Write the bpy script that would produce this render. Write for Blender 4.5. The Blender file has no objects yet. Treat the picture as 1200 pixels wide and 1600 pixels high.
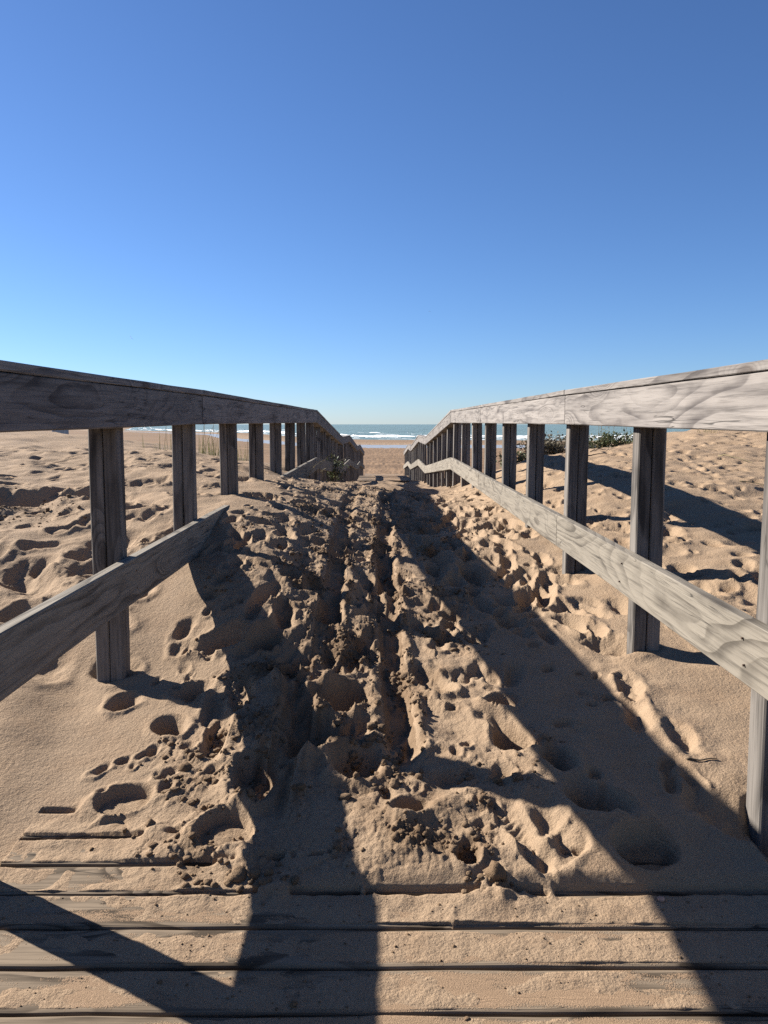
import bpy, bmesh, math, random, time
import numpy as np
from mathutils import Vector, Matrix, Euler

T0 = time.time()
random.seed(7)
RNG = np.random.default_rng(11)
SC = bpy.context.scene
COL = SC.collection

# ------------------------------------------------------------------ camera, sky, sun, exposure
U = 1.18                      # metres per plan unit
EYE = 0.935 * U               # eye height above the deck boards (deck top is z = 0)
PITCH = math.atan(137 / 1202)
cam_d = bpy.data.cameras.new('camera')
cam_d.sensor_fit = 'VERTICAL'
cam_d.sensor_height = 36.0
cam_d.lens = 36.0 * 1202 / 1600
cam_d.clip_start = 0.05
cam_d.clip_end = 60000
cam = bpy.data.objects.new('camera', cam_d)
COL.objects.link(cam)
cam.location = (0, 0, EYE)
cam.rotation_euler = (math.pi / 2 - PITCH, 0, 0)
SC.camera = cam

LAT, BACK = 1.57, 0.88        # shadow run per unit of height: to the right, toward the camera
SUN_EL = math.atan(1 / math.hypot(LAT, BACK))
SUN_AZ = math.atan2(LAT, BACK)          # left of straight ahead
world = bpy.data.worlds.new('World')
SC.world = world
world.use_nodes = True
wn = world.node_tree.nodes
wl = world.node_tree.links
wn.clear()
sky = wn.new('ShaderNodeTexSky')
sky.sky_type = 'NISHITA'
sky.sun_disc = False
sky.sun_elevation = SUN_EL
sky.sun_rotation = -SUN_AZ
sky.altitude = 0
sky.air_density = 0.85
sky.dust_density = 0.12
sky.ozone_density = 8.0
bg = wn.new('ShaderNodeBackground')
bg.inputs['Strength'].default_value = 0.052
wo = wn.new('ShaderNodeOutputWorld')
tint = wn.new('ShaderNodeMix')          # clear maritime air: a little less red over the whole sky
tint.data_type = 'RGBA'
tint.blend_type = 'MULTIPLY'
tint.inputs[0].default_value = 1.0
tint.inputs[7].default_value = (0.87, 0.87, 0.92, 1)
wl.new(sky.outputs[0], tint.inputs[6])
wl.new(tint.outputs[2], bg.inputs['Color'])
wl.new(bg.outputs[0], wo.inputs['Surface'])

sun_d = bpy.data.lights.new('sun', 'SUN')
sun_d.energy = 5.0
sun_d.angle = math.radians(0.5)
sun_d.color = (1.0, 0.94, 0.85)
sun = bpy.data.objects.new('sun', sun_d)
COL.objects.link(sun)
sun.rotation_euler = Vector((LAT, -BACK, -1)).to_track_quat('-Z', 'Y').to_euler()

SC.view_settings.view_transform = 'Standard'
SC.view_settings.look = 'None'
SC.view_settings.exposure = 1.55
SC.view_settings.gamma = 1.0
SC.view_settings.use_curve_mapping = False
SC.cycles.use_denoising = False
SC.cycles.max_bounces = 6
SC.cycles.diffuse_bounces = 3

# ------------------------------------------------------------------ helpers
def link(o, parent=None):
    COL.objects.link(o)
    if parent is not None:
        o.parent = parent
    return o

def tag(o, label=None, cat=None, group=None, kind=None):
    if label: o['label'] = label
    if cat: o['category'] = cat
    if group: o['group'] = group
    if kind: o['kind'] = kind
    return o

def empty(name, loc=(0, 0, 0), parent=None):
    o = bpy.data.objects.new(name, None)
    o.location = loc
    o.empty_display_size = 0.1
    return link(o, parent)

def mesh_np(name, co, faces, mat, smooth=True, attrs=None):
    """mesh from numpy arrays: co (n,3), faces (m,4) or (m,3)"""
    me = bpy.data.meshes.new(name)
    n, m, k = len(co), len(faces), faces.shape[1]
    me.vertices.add(n)
    me.vertices.foreach_set('co', np.ascontiguousarray(co, dtype=np.float32).ravel())
    me.loops.add(m * k)
    me.loops.foreach_set('vertex_index', np.ascontiguousarray(faces, dtype=np.int32).ravel())
    me.polygons.add(m)
    me.polygons.foreach_set('loop_start', np.arange(0, m * k, k, dtype=np.int32))
    me.polygons.foreach_set('loop_total', np.full(m, k, dtype=np.int32))
    me.update(calc_edges=True)
    me.polygons.foreach_set('use_smooth', np.full(m, smooth, dtype=bool))
    if attrs:
        for a, v in attrs.items():
            at = me.attributes.new(a, 'FLOAT', 'POINT')
            at.data.foreach_set('value', np.ascontiguousarray(v, dtype=np.float32).ravel())
    if mat: me.materials.append(mat)
    return me

def obj_bm(name, bm, mat, parent=None, smooth=False):
    me = bpy.data.meshes.new(name)
    bm.normal_update()
    bm.to_mesh(me)
    bm.free()
    if smooth:
        me.polygons.foreach_set('use_smooth', np.full(len(me.polygons), True))
    if mat: me.materials.append(mat)
    return link(bpy.data.objects.new(name, me), parent)

def grid_faces(ny, nx, off=0):
    a = np.arange(ny * nx, dtype=np.int32).reshape(ny, nx) + off
    return np.stack([a[:-1, :-1], a[:-1, 1:], a[1:, 1:], a[1:, :-1]], -1).reshape(-1, 4)

# 2-D gradient noise, vectorised
def _hash(ix, iy, seed):
    h = (ix.astype(np.int64) * 374761393 + iy.astype(np.int64) * 668265263 + seed * 144665) & 0xffffffff
    h = ((h ^ (h >> 13)) * 1274126177) & 0xffffffff
    return (h ^ (h >> 16)) & 0xffff

def perlin(x, y, seed=0):
    x0 = np.floor(x); y0 = np.floor(y)
    fx = (x - x0).astype(np.float32); fy = (y - y0).astype(np.float32)
    def g(dx, dy):
        a = _hash(x0 + dx, y0 + dy, seed).astype(np.float32) * np.float32(2 * math.pi / 65536)
        return np.cos(a) * (fx - dx) + np.sin(a) * (fy - dy)
    u = fx * fx * fx * (fx * (fx * 6 - 15) + 10); v = fy * fy * fy * (fy * (fy * 6 - 15) + 10)
    a = g(0, 0); b = g(1, 0); c = g(0, 1); d = g(1, 1)
    return (a + u * (b - a)) * (1 - v) + (c + u * (d - c)) * v * 1.0

def fbm(x, y, seed, octaves=3, gain=.5):
    o = 0; a = 1.0
    for k in range(octaves):
        o = o + a * perlin(x * 2 ** k, y * 2 ** k, seed + 17 * k)
        a *= gain
    return o

def worley(x, y, seed, vec=False):
    """distance to the nearest jittered cell point, and that cell's random value"""
    x0 = np.floor(x); y0 = np.floor(y)
    best = np.full(x.shape, 9.0, np.float32); val = np.zeros(x.shape, np.float32)
    ex = ey = v2 = np.zeros(x.shape, np.float32)
    for dx in (-1, 0, 1):
        for dy in (-1, 0, 1):
            cx = x0 + dx; cy = y0 + dy
            hx = _hash(cx, cy, seed) / 65536.0; hy = _hash(cx, cy, seed + 5) / 65536.0
            d = np.hypot(cx + .15 + .7 * hx - x, cy + .15 + .7 * hy - y).astype(np.float32)
            m = d < best
            best = np.where(m, d, best)
            if vec:
                ex = np.where(m, x - (cx + .15 + .7 * hx), ex); ey = np.where(m, y - (cy + .15 + .7 * hy), ey); v2 = np.where(m, _hash(cx, cy, seed + 13) / 65536.0, v2)
            val = np.where(m, (_hash(cx, cy, seed + 9) / 65536.0).astype(np.float32), val)
    return (best, val, ex, ey, v2) if vec else (best, val)

def sstep(a, b, x):
    t = np.clip((x - a) / (b - a), 0, 1)
    return t * t * (3 - 2 * t)

# ------------------------------------------------------------------ materials
class NT:
    def __init__(self, name):
        self.m = bpy.data.materials.new(name)
        self.m.use_nodes = True
        self.t = self.m.node_tree
        self.t.nodes.clear()
        self.out = self.t.nodes.new('ShaderNodeOutputMaterial')
    def n(self, typ, props=None, **ins):
        nd = self.t.nodes.new('ShaderNode' + typ)
        for k, v in (props or {}).items(): setattr(nd, k, v)
        for k, v in ins.items():
            k2 = int(k[1:]) if k[0] == 'i' and k[1:].isdigit() else k.replace('_', ' ')
            self.set(nd.inputs[k2], v)
        return nd
    def set(self, sock, v):
        if isinstance(v, bpy.types.NodeSocket): self.t.links.new(v, sock)
        elif isinstance(v, bpy.types.Node): self.t.links.new(v.outputs[0], sock)
        else: sock.default_value = v
    def math(self, op, a, b=0.0, c=0.0, clamp=False):
        nd = self.n('Math', {'operation': op, 'use_clamp': clamp}, i0=a, i1=b, i2=c)
        return nd.outputs[0]
    def mix(self, f, a, b, blend='MIX'):
        nd = self.n('Mix', {'data_type': 'RGBA', 'blend_type': blend})
        self.set(nd.inputs[0], f); self.set(nd.inputs[6], a); self.set(nd.inputs[7], b)
        return nd.outputs[2]
    def ramp(self, f, lo, hi):
        nd = self.n('MapRange', {'interpolation_type': 'SMOOTHSTEP'})
        self.set(nd.inputs[0], f); nd.inputs[1].default_value = lo; nd.inputs[2].default_value = hi
        return nd.outputs[0]
    def noise(self, vec, scale, detail=3, rough=.55, dist=0.0):
        nd = self.n('TexNoise', Vector=vec, Scale=scale, Detail=detail, Roughness=rough, Distortion=dist)
        return nd.outputs[0]
    def vmul(self, v, s):
        return self.n('VectorMath', {'operation': 'MULTIPLY'}, i0=v, i1=s).outputs[0]
    def vadd(self, v, s):
        return self.n('VectorMath', {'operation': 'ADD'}, i0=v, i1=s).outputs[0]

def rgb(r, g, b): return (r, g, b, 1.0)

def wood_mat(name, pale, dark, ringn=11.0, sand=0.0, knots=True, contrast=1.0, streak=.35, var=.28):
    N = NT(name)
    tc = N.n('TexCoord')
    oi = N.n('ObjectInfo')
    rnd = oi.outputs['Random']
    off = N.n('CombineXYZ', X=N.math('MULTIPLY', rnd, 37.0), Y=N.math('MULTIPLY', rnd, 91.0), Z=N.math('MULTIPLY', rnd, 53.0)).outputs[0]
    p = N.vadd(tc.outputs['Object'], off)
    q = N.vmul(p, (0.60, 4.2, 4.2))
    warp = N.noise(N.vmul(p, (2.2, 5, 5)), 1.0, 2)
    # knots bend the rings round them
    vor = N.n('TexVoronoi', {'feature': 'F1'}, Vector=N.vmul(p, (1.7, 4.6, 4.6)), Scale=1.0, Randomness=1.0)
    kd = vor.outputs['Distance']
    kcol = N.n('SeparateColor', i0=vor.outputs['Color']).outputs[0]
    khas = N.math('GREATER_THAN', kcol, 0.45 if knots else 2.0)
    kb = N.math('MULTIPLY', N.math('POWER', 2.718, N.math('MULTIPLY', N.math('MULTIPLY', kd, kd), -22.0)), khas)
    f = N.noise(q, 1.0, 1.5, .4)
    f = N.math('ADD', f, N.math('MULTIPLY', warp, .16))
    f = N.math('ADD', f, N.math('MULTIPLY', kb, .5))
    ring = N.math('FRACT', N.math('MULTIPLY', f, ringn))
    line = N.math('MULTIPLY', N.ramp(ring, .35, .9), N.math('SUBTRACT', 1.0, N.ramp(ring, .92, 1.0)))
    fib = N.noise(N.vmul(p, (4, 130, 130)), 1.0, 4, .65)
    streaks = N.noise(N.vmul(p, (1.6, 28, 28)), 1.0, 3, .6)
    blotch = N.noise(N.vmul(p, (2.6, 7, 7)), 1.0, 4, .6)
    fac = N.math('MULTIPLY', line, N.math('MULTIPLY', N.ramp(blotch, .25, .7), .62 * contrast))
    fac = N.math('ADD', fac, N.math('MULTIPLY', N.ramp(streaks, .4, .75), streak))
    fac = N.math('ADD', fac, N.math('MULTIPLY', N.ramp(blotch, .5, .75), .30))
    col = N.mix(N.math('MINIMUM', fac, 1.0), pale, dark)
    col = N.mix(N.math('MULTIPLY', N.ramp(fib, .46, .70), .55), col, tuple(c * .55 for c in dark[:3]) + (1,))
    kcore = N.math('MULTIPLY', khas, N.math('SUBTRACT', 1.0, N.ramp(kd, .05, .13)))
    col = N.mix(N.math('MULTIPLY', kcore, .65), col, (dark[0] * .62, dark[1] * .5, dark[2] * .42, 1))
    # fine drying checks along the grain
    chk = N.noise(N.vmul(p, (2.5, 55, 55)), 1.0, 1, .5)
    crack = N.math('SUBTRACT', 1.0, N.ramp(N.math('ABSOLUTE', N.math('SUBTRACT', chk, .5)), .002, .016))
    crack = N.math('MULTIPLY', crack, N.ramp(N.noise(N.vmul(p, (1.4, 6, 6)), 1.0, 2), .52, .66))
    col = N.mix(N.math('MULTIPLY', crack, .75), col, rgb(.012, .011, .010))
    tone = N.math('ADD', 1 - var / 2, N.math('MULTIPLY', rnd, var))
    col = N.mix(1.0, col, N.n('CombineColor', i0=tone, i1=tone, i2=tone).outputs[0], 'MULTIPLY')
    hgt = N.math('ADD', N.math('MULTIPLY', line, -.5), N.math('MULTIPLY', fib, .8))
    hgt = N.math('ADD', hgt, N.math('MULTIPLY', crack, -1.6))
    if sand > 0:
        geo = N.n('NewGeometry')
        pos = geo.outputs['Position']
        up = N.n('SeparateXYZ', i0=geo.outputs['Normal']).outputs[2]
        d1 = N.noise(N.vmul(pos, (3.0, 7.0, 3.0)), 1.0, 5, .62)
        d2 = N.noise(pos, 320.0, 2, .6)
        d3 = N.noise(N.vmul(pos, (6.0, 60.0, 6.0)), 1.0, 2, .5)
        dd = N.math('ADD', N.math('ADD', N.math('MULTIPLY', d1, 1.7), N.math('MULTIPLY', d2, .5)), N.math('MULTIPLY', d3, .3))
        sx = N.n('SeparateXYZ', i0=pos).outputs[0]
        dd = N.math('ADD', dd, N.math('MULTIPLY', N.ramp(sx, -.9, .1), .22))
        oy = N.n('SeparateXYZ', i0=tc.outputs['Object']).outputs[1]
        dd = N.math('SUBTRACT', dd, N.math('MULTIPLY', N.ramp(N.math('ABSOLUTE', oy), .035, .060), .28))
        m = N.math('MULTIPLY', N.ramp(dd, 1.36 - sand, 1.46 - sand), N.ramp(up, .6, .92))
        gr = N.noise(pos, 900.0, 2, .6)
        scol = N.mix(N.ramp(gr, .3, .7), rgb(.150, .102, .064), rgb(.345, .236, .152))
        col = N.mix(m, col, scol)
        hgt = N.math('ADD', hgt, N.math('MULTIPLY', m, N.math('MULTIPLY', N.math('ADD', gr, d2), 1.4)))
    bmp = N.n('Bump', Strength=.55, Distance=.0022, Height=hgt)
    b = N.n('BsdfPrincipled', Base_Color=col, Roughness=.82, Normal=bmp)
    b.inputs['Specular IOR Level'].default_value = .08 if sand else .2
    N.set(N.out.inputs[0], b)
    return N.m

def sand_mat():
    N = NT('sand')
    geo = N.n('NewGeometry')
    pos = geo.outputs['Position']
    damp = N.n('Attribute', {'attribute_name': 'damp'}).outputs['Fac']
    wet = N.n('Attribute', {'attribute_name': 'wet'}).outputs['Fac']
    g1 = N.noise(pos, 750.0, 2, .7)
    g2 = N.noise(pos, 160.0, 3, .6)
    g3 = N.noise(pos, 9.0, 4, .6)
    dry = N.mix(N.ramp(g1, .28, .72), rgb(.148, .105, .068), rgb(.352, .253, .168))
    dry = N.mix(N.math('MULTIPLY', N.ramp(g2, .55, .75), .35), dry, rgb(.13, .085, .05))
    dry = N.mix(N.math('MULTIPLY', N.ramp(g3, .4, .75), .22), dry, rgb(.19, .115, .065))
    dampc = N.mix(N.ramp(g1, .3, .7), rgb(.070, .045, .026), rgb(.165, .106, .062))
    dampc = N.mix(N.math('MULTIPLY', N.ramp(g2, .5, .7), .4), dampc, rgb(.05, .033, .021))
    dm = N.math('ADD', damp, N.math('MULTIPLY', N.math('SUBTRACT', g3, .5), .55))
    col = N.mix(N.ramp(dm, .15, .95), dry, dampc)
    wetc = N.mix(N.ramp(N.noise(N.vmul(pos, (.05, .35, 1)), 1.0, 4), .35, .65), rgb(.105, .062, .034), rgb(.18, .11, .062))
    col = N.mix(wet, col, wetc)
    h = N.math('ADD', N.math('MULTIPLY', g1, .5), N.math('MULTIPLY', g2, 1.3))
    h = N.math('ADD', h, N.math('MULTIPLY', N.noise(pos, 60.0, 3, .6), 2.0))
    bmp = N.n('Bump', Strength=.8, Distance=.003, Height=h)
    b = N.n('BsdfPrincipled', Base_Color=col, Roughness=.95, Normal=bmp)
    b.inputs['Specular IOR Level'].default_value = .12
    N.set(N.out.inputs[0], b)
    return N.m

def plain_mat(name, a, b_, scale=30, rough=.7, trans=0.0, spec=.3):
    N = NT(name)
    tc = N.n('TexCoord')
    oi = N.n('ObjectInfo')
    f = N.noise(tc.outputs['Object'], scale, 3)
    f = N.math('ADD', f, N.math('MULTIPLY', N.math('SUBTRACT', oi.outputs['Random'], .5), .2))
    col = N.mix(N.ramp(f, .3, .7), a, b_)
    b = N.n('BsdfPrincipled', Base_Color=col, Roughness=rough)
    b.inputs['Specular IOR Level'].default_value = spec
    if trans:
        tr = N.n('BsdfTranslucent', Color=col)
        mx = N.n('MixShader', i0=trans, i1=b.outputs[0], i2=tr.outputs[0])
        N.set(N.out.inputs[0], mx)
    else:
        N.set(N.out.inputs[0], b)
    return N.m

def sea_mat(name, deep, rough, bump, sx, sy):
    N = NT(name)
    pos = N.n('NewGeometry').outputs['Position']
    n1 = N.noise(N.vmul(pos, (sx, sy, 1)), 1.0, 5, .6)
    n2 = N.noise(N.vmul(pos, (sx * .08, sy * .12, 1)), 1.0, 4, .6)
    col = N.mix(N.ramp(n2, .35, .65), deep, tuple(c * 1.35 for c in deep[:3]) + (1,))
    bmp = N.n('Bump', Strength=1.0, Distance=bump, Height=n1)
    b = N.n('BsdfPrincipled', Base_Color=col, Roughness=rough, Normal=bmp)
    b.inputs['IOR'].default_value = 1.33
    N.set(N.out.inputs[0], b)
    return N.m

M_SAND = sand_mat()
M_RAIL = wood_mat('pale_weathered_wood', rgb(.200, .180, .164), rgb(.062, .054, .051), ringn=13, contrast=1.0, streak=.55)
M_MID = wood_mat('grey_weathered_wood', rgb(.200, .176, .143), rgb(.076, .065, .052), ringn=15, contrast=1.3)
M_POST = wood_mat('post_wood', rgb(.175, .157, .140), rgb(.046, .041, .037), ringn=9, knots=True, streak=.65, var=.5)
M_DECK = wood_mat('deck_wood', rgb(.185, .143, .102), rgb(.050, .038, .027), ringn=15, contrast=1.5, sand=.07, streak=.45)
M_FARDECK = wood_mat('sandy_deck_wood', rgb(.175, .150, .122), rgb(.062, .052, .043), ringn=13, sand=.36, streak=.45)
M_GRASS = plain_mat('dry_grass', rgb(.16, .13, .06), rgb(.30, .25, .13), 8, .8, .25)
M_GREEN = plain_mat('green_grass', rgb(.10, .105, .045), rgb(.24, .215, .11), 8, .7, .3)
M_LEAF = plain_mat('shrub_leaf', rgb(.055, .07, .03), rgb(.155, .155, .075), 14, .6, .25)
M_OLIVE = plain_mat('olive_leaf', rgb(.085, .074, .05), rgb(.19, .165, .115), 14, .7, .2)
M_TWIG = plain_mat('twig_bark', rgb(.10, .07, .045), rgb(.20, .15, .10), 40, .9)

CP=[ # lateral, forward, depth below the eye (units U)
(-.8,1.3,.945),(0,1.3,.945),(.8,1.3,.945),(-.8,.6,.96),(.8,.6,.96),
(-.8,1.45,.945),(-.3,1.45,.93),(.2,1.45,.918),(.8,1.45,.91),
(-.8,1.62,.937),(-.5,1.62,.915),(0,1.62,.88),(.4,1.62,.872),(.8,1.62,.88),
(-.8,1.9,.90),(-.4,1.9,.875),(0,1.9,.86),(.4,1.9,.845),(.8,1.9,.835),
(-.86,2.44,.795),(-.4,2.45,.755),(-.45,2.65,.68),(-.57,3.05,.575),(-.25,2.24,.78),(-.62,2.71,.70),(0,2.45,.81),(.4,2.45,.80),(.86,2.55,.77),
(-.8,3.3,.545),(-.4,3.3,.59),(0,3.3,.70),(.4,3.3,.72),(.86,3.5,.674),
(-.8,4,.41),(-.4,4,.505),(0,4,.66),(.4,4,.645),(.83,4.2,.61),
(-.8,5,.38),(-.3,5,.52),(.1,5,.60),(.83,5,.57),
(-.85,6.4,.42),(-.3,6.5,.52),(.1,6.5,.58),(.83,6.5,.565),
(-.83,8,.57),(0,8,.66),(.83,8,.66),(-.83,9.5,.72),(0,9.5,.755),(.83,9.5,.77),
(-.83,12.4,.97),(0,12.4,1.0),(.83,12.4,1.03),(0,15,1.2),(-.83,18,1.33),(.83,18,1.33),(0,18,1.30),(0,20,1.44),(0,21.2,1.535),(0,22.6,1.70),(0,24,1.95),(0,28,2.25),(0,33,2.25),
(-.9,4.46,.385),(-.9,5.4,.387),(-1.0,7,.39),(-1.1,2.4,.80),(-1.5,2.3,.79),(-2,2.5,.74),(-1.6,3.4,.56),(-2.3,4.5,.44),(-3,6,.34),(-3,10,.31),(-2.2,9,.34),(-5,11,.12),(-7,14,.10),(-4,8,.24),(-1.2,1.6,.91),(-2,1.5,.88),(-4,3,.6),(-6,6,.3),(-8,10,.1),(-3,1,.9),(-1.3,.5,1.0),
(1.15,1.6,.86),(1.3,2.5,.75),(1.75,3.5,.58),(1.44,5.4,.35),(1.5,6.95,.36),(1.46,8,.40),(2.0,7.5,.26),(2.56,8,.235),(3.15,8.5,.12),(3.6,9,.075),(4.5,9,.04),(6,9.5,.02),(2.6,5,.36),(3.2,6.5,.24),(2.5,3.8,.52),(4.5,7,.13),(6.5,7,.1),(5,4,.4),(2,2,.8),(4,2,.7),(1.5,.6,.98),(3,.6,.92),
(1.5,10,.62),(2.4,11,.6),(3.6,12,.45),(5,13,.35),(7,13,.25),(-1.6,12,.7),(-3,13,.55),(9,11,.1),(-10,14,.08)]
CP=np.array(CP)
def _phi(r2): return np.where(r2>0, r2*np.log(r2+1e-12),0.)
def tps_fit(P,h,lam):
    n=len(P); A=np.zeros((n+3,n+3)); d=((P[:,None]-P[None])**2).sum(-1)
    A[:n,:n]=_phi(d)+lam*np.eye(n); A[:n,n]=1;A[:n,n+1:]=P;A[n,:n]=1;A[n+1:,:n]=P.T
    return np.linalg.solve(A,np.r_[h,0,0,0])
def warp(l,z): return np.stack([np.arcsinh(l*1.2), 2.2*np.log(np.maximum(z,.3)+.6)],-1)
_W=warp(CP[:,0],CP[:,1]); _K=tps_fit(_W,CP[:,2],.003)
def base(l,z):
    q=warp(np.asarray(l,float),np.asarray(z,float)); o=_K[-3]+_K[-2]*q[...,0]+_K[-1]*q[...,1]
    for i in range(len(_W)):
        o=o+_K[i]*_phi((q[...,0]-_W[i,0])**2+(q[...,1]-_W[i,1])**2)
    return o

# ------------------------------------------------------------------ the lie of the sand
def depth_at(x, y):
    return EYE - U * base(np.asarray(x) / U, np.asarray(y) / U)

# railing profile: (forward, height of the handrail top above the eye), plan units
PROF = [(-1.9, .121), (.42, .125), (3.43, .150), (6.4, .160), (9.25, .170), (15.0, -.243), (18.1, -.250), (23.3, -.655), (25.8, -.665), (31.6, -1.12)]
PF = np.array(PROF)
def rail_top(z): return np.interp(z, PF[:, 0], PF[:, 1])
PITCH_PLANK = .1045
SEAM0 = 1.131
SEAMS = SEAM0 + PITCH_PLANK * np.arange(-30, 9)

SHORE = [(-3000, 9000), (-600, 1900), (-151, 448), (-76, 338), (-52, 303), (-30, 229), (-8.8, 178), (0, 172), (15, 168), (60, 160), (3000, 120)]
SHO = np.array(SHORE, float)
def shore_y(x): return np.interp(x, SHO[:, 0], SHO[:, 1])
SEA_Z = EYE - 3.43

def axis_sym(fine, step, ratio, end):
    a = list(np.arange(0, fine + 1e-9, step)); d = step
    while a[-1] < end:
        d *= ratio; a.append(a[-1] + d)
    a = np.array(a)
    return np.concatenate([-a[:0:-1], a])

def beach_z(x, y):
    d = shore_y(x) - y
    z = SEA_Z + np.clip(d * .0062, -3, 99) 
    z = np.minimum(z, -1.58 + 0 * d)
    pool = np.exp(-((d - 66 + 8 * np.sin(x * .05)) / 12.0) ** 2)
    return z - .09 * pool

def big_height(x, y):
    """dunes, path and beach without small relief"""
    h = depth_at(x, np.minimum(y, 45.0))
    hb = beach_z(x, y)
    w = sstep(20.0, 36.0, y + .0 * x)
    w = np.maximum(w, sstep(25, 60, np.abs(x)) * sstep(8, 24, y))
    return h * (1 - w) + hb * w

# ---- near patch
XN = axis_sym(1.02, .0031, 1.0085, 9.0)
YN = np.exp(np.linspace(math.log(1.10), math.log(9.6), 730))
PX, PY = np.meshgrid(XN.astype(np.float32), YN.astype(np.float32))
LX, LZ = PX / U, PY / U
H = big_height(PX, PY).astype(np.float32)
path = (1 - sstep(.72, .98, np.abs(LX) + .06 * perlin(PX * 3, PY * 3, 3))).astype(np.float32)   # trodden walkway
sandy = sstep(1.42, 1.75, LZ).astype(np.float32)
outer = 1 - path
# the churned middle is wetter and lumpier than its smooth wind-blown right and left margins
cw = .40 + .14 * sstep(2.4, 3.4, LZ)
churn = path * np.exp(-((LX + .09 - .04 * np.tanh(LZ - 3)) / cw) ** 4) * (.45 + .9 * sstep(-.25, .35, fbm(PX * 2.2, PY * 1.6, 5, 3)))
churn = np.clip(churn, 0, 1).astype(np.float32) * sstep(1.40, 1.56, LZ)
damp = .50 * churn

# wind drift relief
H += .030 * sandy * fbm(PX * .9, PY * .8, 21, 2) + .016 * sandy * (1 - .4 * path) * fbm(PX * 2.6 + .4 * PY, PY * 2.6, 23, 3)
rp = PX * .75 + PY * .65 + .10 * perlin(PX * 2.5, PY * 2.5, 31)
H += (.019 * outer * sandy * np.sin(rp * 12) * sstep(-.1, .3, perlin(PX * 1.1, PY * 1.1, 33))).astype(np.float32)
H += .030 * outer * sstep(1.9, 3.2, LZ) * np.abs(fbm(PX * 1.7 + 9, PY * 1.7, 37, 3)) 
H += .024 * sstep(1.44, 1.58, LZ) * (1 - sstep(2.3, 3.0, LZ)) * sstep(-.05, .15, LX) * path * fbm(PX * 5.2, PY * 5.0, 39, 3)
H += .028 * churn * fbm(PX * 4.5, PY * 4.0, 41, 3)

def window(x, y, r):
    i0, i1 = np.searchsorted(XN, (x - r, x + r)); j0, j1 = np.searchsorted(YN, (y - r, y + r))
    return slice(j0, j1), slice(i0, i1)

def pit(x, y, L, W, ang, d, rim, hard=.5, tread=0, seed=0, dampen=.3):
    R = max(L, W) * 2.3
    s = window(x, y, R)
    if s[0].stop - s[0].start < 2 or s[1].stop - s[1].start < 2: return
    X = PX[s] - x; Y = PY[s] - y
    X = X + .25 * W * perlin(PY[s] * 9, PX[s] * 9, 150 + seed)
    ca, sa = math.cos(ang), math.sin(ang)
    u = X * ca + Y * sa; v = -X * sa + Y * ca
    foot = L > 1.7 * W
    if foot: v = v * (1 + .30 * np.exp(-((u + .1 * L) / (.35 * L)) ** 2))
    wob = .30 * perlin(PX[s] * 14, PY[s] * 14, 100 + seed) + .12 * perlin(PX[s] * 38, PY[s] * 38, 200 + seed) + .06 * perlin(PX[s] * 95, PY[s] * 95, 250 + seed)
    r = np.sqrt((u / L) ** 2 + (v / W) ** 2) + wob
    inside = 1 - sstep(hard, 1.08, r)
    fl = d * inside * (1 + .35 * np.clip(u / L, -1, 1) + (.22 * np.cos(u / L * 4.2) if foot else 0))
    rimv = rim * np.exp(-((r - 1.28) / .26) ** 2) * (.55 + .45 * np.clip(-u / L, -1, 1) + .5 * perlin(PX[s] * 9, PY[s] * 9, 300 + seed))
    # a new print wipes out the small relief under it
    H[s] += rimv - fl
    if tread:
        zz = np.sin((u + .012 * np.sign(np.sin(v * 70))) * 2 * math.pi / .021)
        H[s] += .0030 * zz * (1 - sstep(.3, .7, r))
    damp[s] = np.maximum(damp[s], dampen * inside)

rutin = np.zeros_like(LX)
# two wheel ruts down the middle
def rut(pts, w, d, seed):
    pts = np.array(pts) * U
    xc = np.interp(PY, pts[:, 1], pts[:, 0]) + .012 * perlin(PY * 3, PY * 0 + seed, seed)
    on = sstep(pts[0, 1] - .12, pts[0, 1] + .08, PY) * (1 - sstep(pts[-1, 1] - .2, pts[-1, 1] + .2, PY))
    v = np.abs(PX - xc + .010 * perlin(PX * 16, PY * 16, seed + 2)) / w
    depth = d * np.clip(.85 + .8 * perlin(PY * 1.5, PY * 0 + 2.2, seed + 4) + .35 * perlin(PX * 6, PY * 6, seed + 5), .12, 1.3) * (1 - .45 * sstep(3.2, 5.0, LZ))
    H[:] += (on * (-depth * (1 - sstep(.55, 1.12, v)) + .30 * depth * np.exp(-((v - 1.5) / .38) ** 2) * np.clip(.7 + 1.9 * perlin(PX * 6, PY * 6, seed + 6), 0, 2))).astype(np.float32)
    global rutin
    rutin = np.maximum(rutin, on * (1 - sstep(.8, 1.15, v)))
    edge = on * np.exp(-((v - 1.5) / .5) ** 2) * (1 - .5 * sstep(3, 5, LZ))
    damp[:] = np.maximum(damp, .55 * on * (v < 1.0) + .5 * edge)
    return edge
# footprints: first the crowd of old soft ones, then the ones that can be told apart
k = 0
def scatter(n, xr, yr, size, dep, rim, hard, dmp):
    global k
    for _ in range(n):
        x = random.uniform(*xr); y = math.exp(random.uniform(math.log(yr[0]), math.log(yr[1])))
        a = math.pi / 2 + random.gauss(0, .5)
        s = random.uniform(*size); k += 1
        pit(x, y, s * random.uniform(1.15, 1.9), s, a, random.uniform(*dep), random.uniform(*rim), random.uniform(*hard), 0, k, dmp)
def feet(n, xr, yr, dep, rim, hard, dmp):
    global k
    for _ in range(n):
        x = random.uniform(*xr); y = math.exp(random.uniform(math.log(yr[0]), math.log(yr[1]))); k += 1
        w = random.uniform(.040, .053)
        pit(x, y, w * random.uniform(2.3, 2.8), w, math.pi / 2 * random.choice((1, -1)) + random.gauss(0, .35), random.uniform(*dep), random.uniform(*rim), random.uniform(*hard), 0, k, dmp)
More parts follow.
